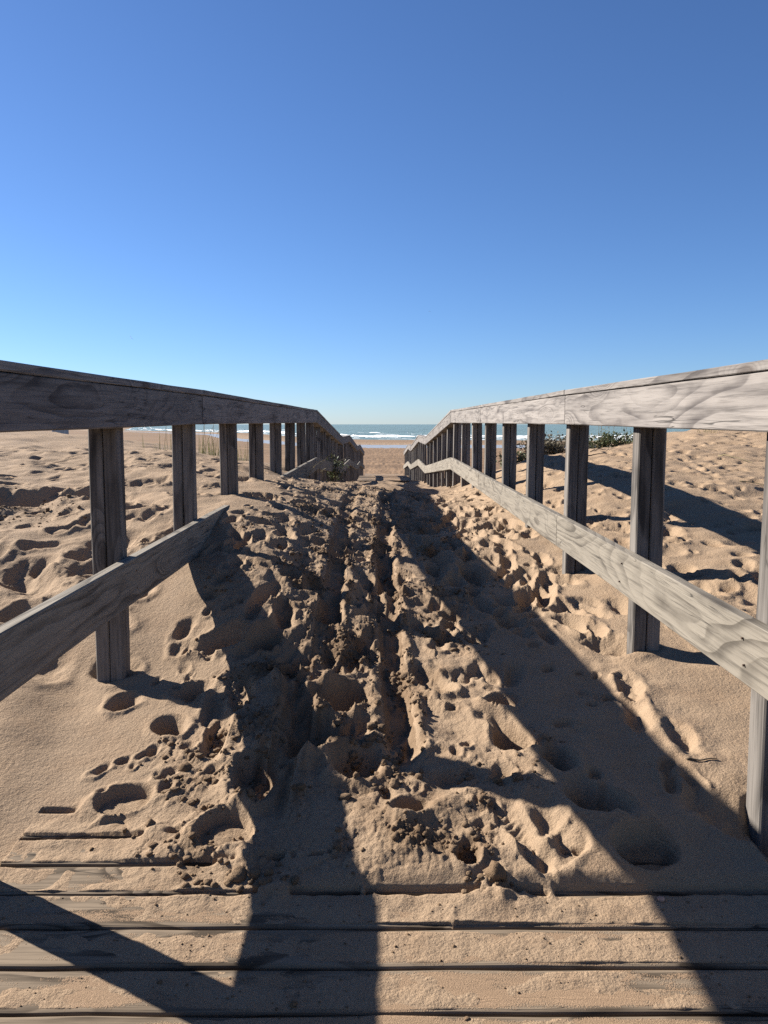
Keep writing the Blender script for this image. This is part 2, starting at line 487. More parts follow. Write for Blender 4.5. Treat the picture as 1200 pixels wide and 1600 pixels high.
feet(34, (-.62, .45), (2.3, 4.0), (.020, .042), (.003, .010), (.5, .85), .3)
feet(90, (-.95, .55), (3.8, 9.4), (.020, .045), (.003, .010), (.5, .85), .3)
feet(14, (.35, .95), (1.75, 3.0), (.016, .032), (.004, .009), (.25, .6), .12)
feet(150, (.30, .98), (3.2, 9.4), (.018, .040), (.004, .010), (.25, .7), .12)
scatter(120, (-.9, .40), (3.0, 9.4), (.03, .055), (.014, .040), (.004, .012), (.35, .8), .3)
scatter(150, (.25, .98), (3.3, 9.4), (.03, .06), (.016, .036), (.004, .010), (.2, .7), .12)
scatter(300, (-.9, .9), (2.0, 9.0), (.012, .028), (.006, .018), (.003, .008), (.3, .8), .45)
scatter(230, (-6.0, -1.05), (2.9, 9.4), (.05, .11), (.015, .05), (.006, .016), (.15, .6), .12)
scatter(260, (1.1, 6.0), (2.4, 9.4), (.035, .08), (.010, .034), (.005, .012), (.15, .6), .1)
scatter(22, (-6.0, -1.3), (3.6, 9.4), (.12, .22), (.03, .07), (.01, .02), (.1, .4), .2)
scatter(300, (-6.5, -1.1), (3.8, 9.4), (.03, .07), (.015, .035), (.005, .014), (.3, .8), .3)
scatter(1500, (1.25, 6.5), (3.2, 9.4), (.018, .05), (.012, .028), (.003, .009), (.3, .8), .4)

FEET = [  # plan x, plan forward, half width, half length, turn, depth, rim, hard
 (-.640, 1.783, .050, .062, .3, .075, .012, .72), (-.355, 1.649, .058, .060, .2, .075, .016, .74), (.176, 1.538, .026, .042, 1.6, .045, .012, .6),
 (.558, 1.535, .050, .060, .1, .082, .014, .72), (-.061, 2.886, .045, .050, .8, .06, .012, .7), (-.373, 3.031, .04, .055, 2.0, .055, .012, .6),
 (-.285, 3.047, .036, .045, .9, .05, .01, .7), (-.613, 2.113, .045, .06, 2.2, .055, .012, .6), (-.791, 2.266, .045, .055, 1.2, .05, .01, .5),
 (-.124, 2.220, .075, .085, .2, .085, .02, .55), (.355, 2.001, .045, .075, 2.2, .06, .014, .75), (.354, 2.222, .042, .055, .4, .055, .012, .6),
 (.180, 2.321, .036, .05, 2.4, .05, .012, .6), (.619, 3.244, .045, .05, .2, .055, .012, .65), (-1.544, 3.429, .05, .09, .3, .05, .012, .6),
 (-2.05, 4.40, .30, .46, .4, .20, .03, .45), (.235, 2.758, .04, .055, 1.2, .045, .012, .6), (-.550, 2.569, .06, .09, .4, .05, .014, .5),
 (-.395, 2.564, .055, .06, 1.2, .05, .012, .5), (.489, 1.693, .05, .075, 2.4, .045, .012, .45), (-.593, 2.298, .04, .055, .3, .04, .012, .5),
 (-.066, 1.895, .06, .075, .9, .05, .018, .5), (.441, 1.878, .045, .06, 1.9, .045, .012, .5), (1.183, 3.103, .046, .055, .3, .05, .01, .6),
 (-.427, 3.152, .04, .05, .2, .04, .01, .6), (-.145, 4.331, .045, .06, 1.3, .05, .012, .6), (-.589, 3.691, .05, .07, .1, .045, .012, .5),
 (-.489, 3.411, .045, .06, .6, .045, .012, .6), (-.293, 3.661, .045, .06, 1.9, .045, .012, .6), (.418, 3.817, .045, .06, 1.0, .04, .01, .5),
 (.573, 3.386, .04, .055, 2.2, .04, .01, .6), (.616, 5.255, .06, .08, .3, .05, .012, .5), (.634, 4.442, .045, .06, 1.1, .04, .01, .5),
 (.402, 5.337, .05, .07, .7, .04, .01, .5), (-.636, 1.684, .03, .04, .5, .02, .006, .4), (.80, 1.60, .05, .055, 1.2, .06, .012, .3),
 (-.33, 1.86, .06, .10, 1.7, .06, .016, .4), (-.20, 2.02, .07, .10, 1.2, .06, .016, .4), (.07, 1.70, .04, .055, 1.0, .03, .01, .5)]
for (lx, lz, w, l, a, d, rm, hd) in FEET:
    k += 1
    pit(lx * U, lz * U, l * U, w * U, a, d * U, rm * U, hd, 0, k, .35)
for (lx, lz, w, l, a) in [(.395, 1.555, .042, .085, .9), (.30, 1.62, .04, .075, 2.1), (.25, 2.42, .035, .07, 1.4), (.62, 1.385, .034, .07, .6), (-.45, 5.2, .05, .09, 1.2)]:
    k += 1
    pit(lx * U, lz * U, l * U, w * U, a, .012, .008, .8, 1, k, .15)

e1 = rut([(.045, 1.98), (.03, 2.45), (.01, 3.2), (0, 4.3), (.03, 6.5), (.06, 8)], .050, .044, 51)
e2 = rut([(-.27, 1.72), (-.25, 2.14), (-.20, 2.49), (-.207, 3.03), (-.24, 5.27), (-.22, 8)], .050, .032, 61)

# posts: scour hollows on the windward side, small drifts in the lee
POST_Z = [.70 + .955 * i for i in range(-2, 33)]
POST_Z = [z - .145 + .0 for z in POST_Z]
for i, z in enumerate(POST_Z):
    for s in (-1, 1):
        if .4 < z < 7.8:
            zz = (z + (.09 if s > 0 else -.03)) * U
            pit(s * .87 * U - .03, zz + .02, .10, .075, 2.6, .028, .008, .2, 0, 900 + i, .1)
            if s > 0 and z < 3: pit(s * .80 * U - .03, zz + .06, .13, .085, 2.2, .045, .006, .2, 0, 950 + i, .25)
pit(.90 * U, 1.54 * U, .22, .13, 1.5, .20, .0, .2, 0, 990, .3)

# lumps: rounded clods crowd the churned sand and the edges of the ruts
clump = np.clip(np.maximum(churn * sstep(-.05, .30, fbm(PX * 3.1, PY * 2.6, 71, 3)), .9 * np.maximum(e1, e2) * sstep(-.15, .2, perlin(PX * 6, PY * 5, 73))), 0, 1)
spots = [(-.47, 1.83, .10), (-.52, 1.98, .10), (-.33, 1.56, .09), (-.42, 1.60, .08), (.057, 1.612, .06), (-.02, 1.95, .09), (.0, 1.84, .07), (.33, 1.80, .07), (.23, 1.72, .05), (-.13, 2.05, .09),
         (.22, 1.455, .05), (-.45, 2.02, .08), (.42, 1.99, .05), (-2.0, 4.1, .35)]
for (sx, sz, sr) in spots:
    clump = np.maximum(clump, np.exp(-(((LX - sx) / sr) ** 2 + ((LZ - sz) / sr) ** 2)) * (.55 + .9 * perlin(PX * 9, PY * 9, 75)))
clump = np.clip(clump, 0, 1).astype(np.float32) * sstep(1.425, 1.47, LZ)
# broken crust: tilted plates with crisp edges
for cell, amp, sd in ((.105, .15, 401), (.052, .20, 411), (.026, .24, 421)):
    dd_, va, ex, ey, vb = worley(PX / cell + .35 * perlin(PX * 11, PY * 11, sd + 1), PY / cell + .35 * perlin(PX * 11, PY * 11, sd + 2), sd, True)
    m_ = churn * sstep(.0, .22, fbm(PX * 2.4 + sd, PY * 2.0, sd + 3, 2)) + .30 * churn
    m_ = m_ * (1 - .85 * rutin) * (1 - .6 * sstep(2.2, 2.4, LZ) * (1 - sstep(4.2, 5, LZ)) * sstep(-.20, -.14, LX) * (1 - sstep(.30, .40, LX)))
    H += (m_ * cell * amp * ((va - .5) * 2 * ex + (vb - .5) * 2 * ey + .35 * (va - .5))).astype(np.float32)
    hum = outer * sstep(2.8, 3.6, LZ)
H += (.045 * hum * sstep(.2, -.2, LX) * fbm(PX * .9 + .5 * PY, PY * 1.5, 435, 2)).astype(np.float32)
H += (.026 * hum * np.abs(perlin(PX * 2.2 + .8 * PY, PY * 3.4, 431)) + .013 * hum * perlin(PX * 5.5 + PY, PY * 9, 433)).astype(np.float32)
d1, v1 = worley(PX / .026, PY / .028, 81)
d2, v2 = worley(PX / .0125, PY / .0135, 83)
H += clump * (.017 * v1 ** 1.5 * np.sqrt(np.clip(1 - (d1 / .62) ** 2, 0, 1)) + .0085 * v2 * np.sqrt(np.clip(1 - (d2 / .6) ** 2, 0, 1)))
H += .004 * (churn * .9 + .15) * sandy * fbm(PX * 24, PY * 22, 91, 3)
# cracked crust: shallow plates in the churned part
d3, v3 = worley(PX / .11 + .5 * perlin(PX * 8, PY * 8, 93), PY / .10, 95)
H += churn * (.012 * v3 - .006)
damp = np.clip(np.maximum(damp, .75 * clump), 0, 1)

# sand cannot stand steeper than it slumps: ease the walls that are too steep
for it in range(5):
    gy, gx = np.gradient(H, YN, XN)
    sl = np.hypot(gx, gy)
    B = H.copy()
    B[1:-1, 1:-1] = .25 * H[1:-1, 1:-1] + .1875 * (H[:-2, 1:-1] + H[2:, 1:-1] + H[1:-1, :-2] + H[1:-1, 2:])
    B[2:-2, 2:-2] = .5 * B[2:-2, 2:-2] + .125 * (B[:-4, 2:-2] + B[4:, 2:-2] + B[2:-2, :-4] + B[2:-2, 4:])
    wgt = sstep(.75, 1.5, sl).astype(np.float32) * (.55 + .45 * (1 - churn))
    H = (H + wgt * (B - H)).astype(np.float32)
# sand lying on the near deck boards
ondeck = (np.abs(LX) < .825)
idx = np.clip(np.floor((LZ - SEAM0) / PITCH_PLANK), -1, 8)
dust = fbm(PX * 3.2, PY * 9, 97, 4)
fine = fbm(PX * 17, PY * 15, 99, 3)
right = sstep(-.55, .05, LX)
t3 = .0050 * right + .010 * dust + .0045 * fine - .0005            # the board before the drift
t3 = t3 + .010 * np.exp(-((LX - .20) / .10) ** 2 - ((LZ - 1.42) / .04) ** 2)
t2 = .0012 * right + .006 * dust + .0030 * fine - .0012
t1 = -.0003 * right + .006 * dust + .0025 * fine - .0028
thin = np.where(LZ < SEAM0 + PITCH_PLANK, t1, np.where(LZ < SEAM0 + 2 * PITCH_PLANK, t2, t3))
front = sstep(SEAM0 + 3 * PITCH_PLANK - .004, SEAM0 + 3 * PITCH_PLANK + .035, LZ - .10 * (1 - sstep(-.42, -.22, LX)) - .10 * (1 - sstep(-.74, -.55, LX)))
drift = np.maximum(H, .007 + .005 * fine + .006 * np.clip(dust, 0, 1))
Hd = np.where(LZ < SEAM0 + 3 * PITCH_PLANK + .002, thin, thin * (1 - front) + drift * front)
seamd = np.abs((LZ - SEAM0) / PITCH_PLANK - np.round((LZ - SEAM0) / PITCH_PLANK)) * PITCH_PLANK * U
thr = .030 + .012 * fine
spill = np.zeros_like(LX)
for sx, sz, sw, sh in ((-.21, 1.445, .05, .012), (.128, 1.352, .010, .007), (.205, 1.445, .05, .016), (.26, 1.44, .03, .010), (-.30, 1.545, .05, .012), (-.50, 1.66, .06, .012), (.33, 1.443, .015, .008), (-.03, 1.445, .02, .006)):
    e_ = np.exp(-(((LX - sx) / sw) ** 4)) * np.exp(-(((LZ - sz) / .028) ** 2)) * np.clip(.7 + 1.2 * fine, 0, 1.3)
    spill = np.maximum(spill, e_); Hd = Hd + sh * e_
seamk = (1 - sstep(1.60, 1.63, LZ) * sstep(-.48, -.44, LX)) * (1 - sstep(1.71, 1.73, LZ) * sstep(-.80, -.72, LX)) * (1 - sstep(1.82, 1.83, LZ)) * (1 - sstep(.25, .55, spill)) * (1 - sstep(.0075, .0115, seamd)) * sstep(-.006, .020, thr - Hd - .012 * perlin(PX * 40, PY * 40, 777))
Hd = Hd - seamk * (Hd + .05)
nearzone = ondeck & (LZ < 1.90)
H = np.where(nearzone, Hd, H)
low = np.minimum(H, .010 + .01 * fine + .25 * sstep(.83, 1.2, np.abs(LX)))
wl_ = sstep(1.35, 1.85, LZ)
H = np.where((~ondeck) & (LX < 0), low * (1 - wl_) + H * wl_, H).astype(np.float32)
damp = np.where(LZ < 1.43, .06, damp)

# ---- far patch: dune slope, beach to the water
XF = axis_sym(1.2, .03, 1.022, 3000)
YF = np.exp(np.linspace(math.log(9.45), math.log(9000), 640))
FX, FY = np.meshgrid(XF.astype(np.float32), YF.astype(np.float32))
HF = big_height(FX, FY).astype(np.float32)
fade = (1 - sstep(120, 170, FY))
HF += .055 * fade * np.minimum(1, FY / 14) * fbm(FX * 1.3, FY * .8, 111, 3) + .045 * fade * fbm(FX * 4, FY * 1.6, 113, 2)
HF += .25 * sstep(14, 22, FY) * sstep(5, 12, np.abs(FX)) * (1 - sstep(40, 60, FY)) * fbm(FX * .12, FY * .12, 115, 3)
HF -= .02 * (1 - sstep(9.5, 9.7, FY))
dshore = shore_y(FX) - FY
wetf = np.clip(.55 * (1 - sstep(20, 60, dshore)) + .75 * sstep(32, 42, FY) * sstep(60, 80, dshore), 0, 1)
dampf = np.where((np.abs(FX) < 1.1) & (FY < 28), .45, .05 + 0 * FX) + .25 * sstep(30, 40, FY)

# a skirt closes the ground behind and beneath the near patch
XS = np.array([-3000, -60, -12, -9.05, 9.05, 12, 60, 3000.]); YS = np.array([-400., -20, -3, 1.12])
SX, SY = np.meshgrid(XS, YS)
HS = np.full(SX.shape, -.10)
side = []
cos = [np.stack([PX, PY, H], -1).reshape(-1, 3), np.stack([FX, FY, HF], -1).reshape(-1, 3), np.stack([SX, SY, HS], -1).reshape(-1, 3)]
fs = [grid_faces(*H.shape), grid_faces(*HF.shape, off=H.size), grid_faces(*HS.shape, off=H.size + HF.size)]
# flanks from the near patch outward
XO = np.concatenate([[8.9], np.geomspace(10, 3000, 40)])
off = H.size + HF.size + HS.size
for s in (-1, 1):
    xo = np.sort(s * XO)
    OX, OY = np.meshgrid(xo, YN[::12])
    OH = big_height(OX, OY) - .01
    cos.append(np.stack([OX, OY, OH], -1).reshape(-1, 3)); fs.append(grid_faces(*OX.shape, off=off)); off += OX.size
nz = off - H.size - HF.size
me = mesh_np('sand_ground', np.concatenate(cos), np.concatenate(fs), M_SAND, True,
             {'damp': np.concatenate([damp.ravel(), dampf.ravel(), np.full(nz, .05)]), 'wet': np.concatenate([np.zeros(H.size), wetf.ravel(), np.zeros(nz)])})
sand_o = link(bpy.data.objects.new('sand_ground', me))
tag(sand_o, 'sandy path, dunes and beach of fine tan sand full of footprints and wheel ruts', kind='structure')
print('sand', H.shape, HF.shape, round(time.time() - T0, 1))

def ground(x, y):
    """height of the finished sand"""
    if abs(x) < 8.8 and 1.12 < y < 9.5:
        i = min(max(np.searchsorted(XN, x), 0), len(XN) - 1); j = min(max(np.searchsorted(YN, y), 0), len(YN) - 1)
        return float(H[j, i])
    i = min(max(np.searchsorted(XF, x), 0), len(XF) - 1); j = min(max(np.searchsorted(YF, y), 0), len(YF) - 1)
    return float(HF[j, i])

# loose clods lying on the churned sand
def icos(level):
    bm = bmesh.new(); bmesh.ops.create_icosphere(bm, subdivisions=level, radius=1)
    v = np.array([w.co[:] for w in bm.verts]); f = np.array([[q.index for q in p.verts] for p in bm.faces]); bm.free()
    return v, f
iv, jf = icos(2)
pr = (np.clip(clump, 0, 1) ** 1.5)[:, :] * np.gradient(XN)[None, :] * np.gradient(YN)[:, None]
pr[LZ > 4.8] = 0
pr = (pr / pr.sum()).ravel()
NCL = 2600
pick = RNG.choice(pr.size, NCL, p=pr)
cv, cf = [], []
big = [(random.gauss(-.29, .06), random.gauss(1.475, .018)) for _ in range(34)] + [(random.gauss(-.47, .07), random.gauss(1.78, .10)) for _ in range(18)] + [(random.gauss(-.02, .04), random.gauss(1.93, .07)) for _ in range(40)] + [(random.gauss(.22, .04), random.gauss(1.45, .012)) for _ in range(14)]
crumbs = [(random.uniform(-.8, .8), random.uniform(1.0, 1.44)) for _ in range(500)]
items = [divmod(int(q), H.shape[1]) + (0,) for q in pick]
for (a_, b_), kd_ in [(t, 1) for t in big] + [(t, 2) for t in crumbs]:
    items.append((int(np.searchsorted(YN, b_ * U)), int(np.searchsorted(XN, a_ * U)), kd_))
NCL = len(items)
for c, (j, i, kd_) in enumerate(items):
    r = float(np.clip(RNG.lognormal(math.log((.0052, .0090, .0019)[kd_]), .45), .0012, .022))
    if H[j, i] < -.02: r = .0006
    sc = r * RNG.uniform(.7, 1.25, 3) * np.array([1, 1, .8])
    ph = RNG.uniform(0, 6, 3); fr = RNG.uniform(1.6, 3.2, 3)
    bump = 1 + .22 * np.sin(iv[:, [0]] * fr[0] * 2 + ph[0]) * np.sin(iv[:, [1]] * fr[1] * 2 + ph[1]) + .16 * np.sin(iv[:, [2]] * fr[2] * 3 + ph[2])
    v = iv * bump * sc
    a = RNG.uniform(0, 6.28); R = np.array([[math.cos(a), -math.sin(a), 0], [math.sin(a), math.cos(a), 0], [0, 0, 1]])
    cv.append(v @ R.T + np.array([XN[i], YN[j], H[j, i] + r * .05])); cf.append(jf + c * len(iv))
me = mesh_np('sand_clods', np.concatenate(cv), np.concatenate(cf), M_SAND, True, {'damp': np.full(NCL * len(iv), .7), 'wet': np.zeros(NCL * len(iv))})
tag(link(bpy.data.objects.new('sand_clods', me)), 'loose damp clods of sand strewn along the wheel ruts', kind='stuff')
# ------------------------------------------------------------------ sea, surf, pool
M_SEA = sea_mat('sea_water', rgb(.105, .155, .152), .42, .6, .25, .9)
M_POOL = sea_mat('pool_water', rgb(.20, .21, .22), .40, .002, 3.0, 6.0)
xs = axis_sym(40, 1.0, 1.06, 40000)
ys = np.exp(np.linspace(math.log(110), math.log(40000), 420))
GX, GY = np.meshgrid(xs, ys)
ds = GY - shore_y(GX)
wv = sstep(0, 60, ds) * (1 - sstep(600, 1600, ds))
GZ = SEA_Z + .35 * wv * fbm(GX * .012, ds * .05, 121, 3)
for c, wd, a in ((30, 5.0, .22), (62, 7.0, .35), (118, 9.0, .4)):
    mod = .25 + .75 * sstep(-.1, .25, perlin(GX * .018, ds * 0 + c, 123))
    dd = ds - c - 8 * perlin(GX * .02, ds * 0, 125)
    GZ += a * mod * np.exp(-(np.where(dd < 0, dd / (wd * .5), dd / wd)) ** 2)
me = mesh_np('sea', np.stack([GX, GY, GZ], -1).reshape(-1, 3), grid_faces(*GX.shape), M_SEA)
tag(link(bpy.data.objects.new('sea', me)), 'grey green sea stretching to the horizon beyond the beach', kind='structure')

def foam_strip(centre, width, density, hgt, seed):
    x = axis_sym(60, .7, 1.03, 700)
    v = np.linspace(-1, 1, 22)
    X, V = np.meshgrid(x, v)
    wob = 8 * perlin(X * .02, X * 0, 125) + 3 * perlin(X * .09, X * 0, seed)
    D = centre + wob + V * width * (.6 + .7 * (perlin(X * .03, X * 0 + 3, seed + 1) + .5))
    Y = shore_y(X) + D
    n = fbm(X * .10, D * .22, seed + 2, 4) + density - .55 * V ** 2
    Z = SEA_Z + hgt * np.clip(n, 0, .6) * (1 - V ** 2) * 2.0 + .05 + .15 * hgt * fbm(X * .9, D * .9, seed + 4, 2)
    ij = np.interp(Y, ys, np.arange(len(ys))); ii = np.interp(X, xs, np.arange(len(xs)))
    Z = np.maximum(Z, GZ[np.clip(np.rint(ij).astype(int), 0, len(ys) - 1), np.clip(np.rint(ii).astype(int), 0, len(xs) - 1)] + .06)
    f = grid_faces(*X.shape)
    keep = n.ravel()[f].min(1) > 0
    return np.stack([X, Y, Z], -1).reshape(-1, 3), f[keep]
M_FOAM = plain_mat('sea_foam', rgb(.62, .66, .68), rgb(.85, .86, .86), .6, .9)
cc, ff, o = [], [], 0
for c, w, dn, hg, sd in ((5, 2.5, .10, .06, 201), (16, 3.0, -.12, .1, 207), (26, 6, .04, .25, 211), (40, 6, .10, .3, 216), (58, 7, .02, .4, 221), (92, 5, -.2, .3, 226), (125, 6, -.16, .4, 231)):
    a, b = foam_strip(c, w, dn, hg, sd)
    cc.append(a); ff.append(b + o); o += len(a)
me = mesh_np('surf_foam', np.concatenate(cc), np.concatenate(ff), M_FOAM)
tag(link(bpy.data.objects.new('surf_foam', me)), 'white foam of breaking waves along the shore', kind='stuff')

x = axis_sym(30, .6, 1.05, 130)
v = np.linspace(-1, 1, 9)
X, V = np.meshgrid(x, v)
D = 66 - 8 * np.sin(X * .05) + V * (8.5 + 4 * perlin(X * .12, V * 0 + np.sign(V) * 3, 141) + 2 * perlin(X * .5, np.sign(V) * 5, 143)) * np.clip(1.5 - np.abs(X) / 90, .02, 1)
Y = shore_y(X) - D
Zp = np.full(X.shape, float(beach_z(np.array(0.), np.array(shore_y(0.) - 66))) + .055)
Zp = beach_z(X, shore_y(X) - (66 - 8 * np.sin(X * .05))) + .06
me = mesh_np('tidal_water', np.stack([X, Y, Zp], -1).reshape(-1, 3), grid_faces(*X.shape), M_POOL)
tag(link(bpy.data.objects.new('tidal_water', me)), 'shallow strip of tidal water lying across the beach', kind='structure')

# ------------------------------------------------------------------ boardwalk
def plank_mesh(name, length, width, thick, seed, mat, r=.0055):
    """board along local x, top at local z = 0"""
    rr = random.Random(seed)
    n = 14
    prof = [(-width / 2 + .001, -thick), (-width / 2, -r * 1.1), (-width / 2 + r * .35, -r * .3), (-width / 2 + r * 1.2, 0), (0, -.0012), (width / 2 - r * 1.2, 0), (width / 2 - r * .35, -r * .3), (width / 2, -r * 1.1), (width / 2 - .001, -thick)]
    bm = bmesh.new()
    rows = []
    for i in range(n + 1):
        x = -length / 2 + length * i / n
        w = rr.gauss(0, .0012); hz = rr.gauss(0, .0008)
        rows.append([bm.verts.new((x, a + w, b + hz)) for a, b in prof])
    for a, b in zip(rows, rows[1:]):
        for j in range(len(prof)):
            k2 = (j + 1) % len(prof)
            bm.faces.new((a[j], b[j], b[k2], a[k2]))
    bm.faces.new(list(reversed(rows[0]))); bm.faces.new(rows[-1])
    bmesh.ops.recalc_face_normals(bm, faces=bm.faces[:])
    me = bpy.data.meshes.new(name)
    bm.to_mesh(me); bm.free()
    me.materials.append(mat)
    return me

walk = empty('boardwalk', (0, 0, 0))
tag(walk, 'wooden boardwalk of cross boards, sand drifted over it, running down to the beach', kind='structure')
near_meshes = [plank_mesh('plank', 1.655 * U, PITCH_PLANK * U - .0090, .036, 30 + i, M_DECK) for i in range(4)]
far_meshes = [plank_mesh('plank', 1.655 * U, .36 * U, .036, 40 + i, M_FARDECK) for i in range(3)]
for i, s in enumerate(SEAMS[:-1]):
    if s < -.9: continue
    o = link(bpy.data.objects.new('plank', near_meshes[i % 4]), walk)
    o.location = (random.gauss(0, .004), (s + PITCH_PLANK / 2) * U, random.gauss(0, .0012) - .001)
    o.rotation_euler = (random.gauss(0, .004), 0, random.gauss(0, .0010))
    if random.random() < .5: o.rotation_euler.z += math.pi
def deck_z(z): return EYE + (rail_top(min(z, 31.6)) - 1.065) * U
z = 19.6
i = 0
while z < 34.0:
    o = link(bpy.data.objects.new('plank', far_meshes[i % 3]), walk)
    a = math.atan2(deck_z(z + .05) - deck_z(z - .05), .1 * U)
    o.location = (random.gauss(0, .006), z * U, deck_z(z) + random.gauss(0, .004))
    o.rotation_euler = (a + random.gauss(0, .01), 0, random.gauss(0, .003))
    z += .41
    i += 1

# ------------------------------------------------------------------ railings
def board(name, p0, p1, h, t, mat, parent, seed, n=None, round_=.004, sag=0.0):
    """plumb-ended board: p0, p1 = lower edge, centre of thickness; local x runs along it, y across, z up"""
    rr = random.Random(seed)
    p0 = Vector(p0); p1 = Vector(p1)
    d = p1 - p0
    L = d.length
    ang = math.atan2(d.z, d.y)
    n = n or max(2, int(L / .3))
    bm = bmesh.new()
    rows = []
    c, s = math.cos(ang), math.sin(ang)
    b = round_
    prof = [(-t / 2, b), (-t / 2, h - b), (-t / 2 + b, h), (t / 2 - b, h), (t / 2, h - b), (t / 2, b), (t / 2 - b, 0), (-t / 2 + b, 0)]
    bow = rr.gauss(0, .004)
    for i in range(n + 1):
        f = i / n
        ww = rr.gauss(0, .0008); bw = bow * math.sin(f * math.pi)
        row = []
        for (py, pz) in prof:
            # plumb cut: a point higher up the board is moved back along it
            zl = pz * c - sag * math.sin(f * math.pi)
            xl = f * L + pz * s
            row.append(bm.verts.new((xl, py + bw + ww, zl + rr.gauss(0, .0006))))
        rows.append(row)
    m = len(prof)
    for a, e in zip(rows, rows[1:]):
        for j in range(m):
            bm.faces.new((a[j], e[j], e[(j + 1) % m], a[(j + 1) % m]))
    bm.faces.new(list(reversed(rows[0]))); bm.faces.new(rows[-1])
    bmesh.ops.recalc_face_normals(bm, faces=bm.faces[:])
    o = obj_bm(name, bm, mat, parent)
    # local x -> along the walkway, local y -> world -x, local z -> up
    o.rotation_euler = Matrix(((0, -1, 0), (c, 0, -s), (s, 0, c))).to_euler()
    o.location = p0
    return o

def post_plank_mesh(w, d, L, seed):
    rr = random.Random(seed)
    b = .0045
    prof = [(-w / 2 + b, -d / 2), (w / 2 - b, -d / 2), (w / 2, -d / 2 + b), (w / 2, d / 2 - b), (w / 2 - b, d / 2), (-w / 2 + b, d / 2), (-w / 2, d / 2 - b), (-w / 2, -d / 2 + b)]
    bm = bmesh.new()
    rows = []
    for i in range(6):
        e = rr.gauss(0, .0010); g = rr.gauss(0, .0010)
        rows.append([bm.verts.new((-L * i / 5, c + g, a + e)) for a, c in prof])
    for a, e in zip(rows, rows[1:]):
        for j in range(8):
            bm.faces.new((a[j], e[j], e[(j + 1) % 8], a[(j + 1) % 8]))
    bm.faces.new(list(reversed(rows[0]))); bm.faces.new(rows[-1])
    bmesh.ops.recalc_face_normals(bm, faces=bm.faces[:])
    me = bpy.data.meshes.new('plank')
    bm.to_mesh(me); bm.free()
    me.materials.append(M_POST)
    return me
POST_W, POST_D, POST_L = .046 * U, .066 * U, 1.75
post_meshes = [post_plank_mesh(POST_W - .0028, POST_D, POST_L, 60 + i) for i in range(5)]

bm = bmesh.new()
bmesh.ops.create_cone(bm, cap_ends=True, segments=10, radius1=.0036, radius2=.0030, depth=.006)
nail_mesh = bpy.data.meshes.new('nail')
bm.to_mesh(nail_mesh); bm.free()
nail_mesh.materials.append(plain_mat('rusty_iron', rgb(.035, .025, .02), rgb(.10, .06, .04), 300, .7))
RAIL_H, RAIL_CAP = .128, .022
def railing(side, label):
    root = empty('timber_railing', (side * .865 * U, 0, 0))
    tag(root, label, 'railing')
    loc = lambda lat, z, up: (side * (lat - .865) * U, z * U, EYE + up * U)
    for k in range(len(PROF) - 1):
        (z0, h0), (z1, h1) = PROF[k], PROF[k + 1]
        g = .0030
        jl = random.gauss(0, .0022)
        a = loc(.8635 + jl, z0 + g, h0 - RAIL_H - RAIL_CAP); b = loc(.8635 + jl, z1 - g, h1 - RAIL_H - RAIL_CAP)
        sg = .002 * U if (k == 1 and side < 0) else random.uniform(0, .003)
        board('handrail', a, b, (RAIL_H - .0012) * U, .127 * U, M_RAIL, root, 300 + k + 50 * side, sag=sg)
        a = loc(.862, z0 + g, h0 - RAIL_CAP); b = loc(.862, z1 - g, h1 - RAIL_CAP)
        board('cap_board', a, b, RAIL_CAP * U, .136 * U, M_RAIL, root, 400 + k + 50 * side, round_=.003, sag=sg)
        dz = .08 if k < 4 else 0
        a = loc(.8115, z0 + g + dz, h0 - .563 - .145); b = loc(.8115, z1 - g + (dz if k < 3 else 0), h1 - .563 - .145)
        if k in (2, 3) : pass
        board('lower_board', a, b, .143 * U, .034 * U, M_MID, root, 500 + k + 50 * side)
    for i, z in enumerate(POST_Z):
        if z > 31.6: continue
        if .4 < z < 9:
            for up_, hh in ((-.563 - .045, 1), (-.563 - .105, 1)):
                nz = z + (.145 if side > 0 and i == 3 else .09 if side > 0 else -.025) + random.gauss(0, .008)
                nl = link(bpy.data.objects.new('nail', nail_mesh), root)
                nl.location = loc((.7945, .7995)[1 - hh] if hh == 0 else .7967, nz, rail_top(nz) + up_ + random.gauss(0, .003))
                nl.rotation_euler = (0, side * -math.pi / 2, 0)
        zz = z + (.09 if side > 0 else -.025)
        if side > 0 and i == 3: zz += .055
        up = min(rail_top(zz - .03), rail_top(zz + .03)) - (.002 * math.sin(math.pi * (zz - .42) / 3.01) if side < 0 and .42 < zz < 3.43 else .002) - RAIL_H - RAIL_CAP + .004
        po = empty('post', loc(.8785, zz, up), root)
        po.rotation_euler = (random.gauss(0, .009), random.gauss(0, .007), random.gauss(0, .025))
        
        for j in (-1, 1):
            q = link(bpy.data.objects.new('plank', random.choice(post_meshes)), po)
            q.location = (j * (POST_W / 2 + .0006), random.gauss(0, .0012), random.gauss(0, .0))
            q.rotation_euler = (random.choice((0, math.pi)), -math.pi / 2, 0)
            q.rotation_euler = Euler((0, math.pi / 2, 0)).to_matrix().to_euler() if False else (0, -math.pi / 2, 0)
    return root
railing(-1, 'grey timber railing along the left edge of the sandy path, its inner faces in shade')
railing(1, 'pale timber railing along the right edge of the sandy path, its inner boards sunlit')
# ------------------------------------------------------------------ plants
def ribbon(bm, pts, w0, w1, side):
    prev = None
    n = len(pts) - 1
    for i, p in enumerate(pts):
        w = (w0 + (w1 - w0) * i / n) / 2
        a = bm.verts.new(p - side * w); b = bm.verts.new(p + side * w)
        if prev: bm.faces.new((prev[0], prev[1], b, a))
        prev = (a, b)

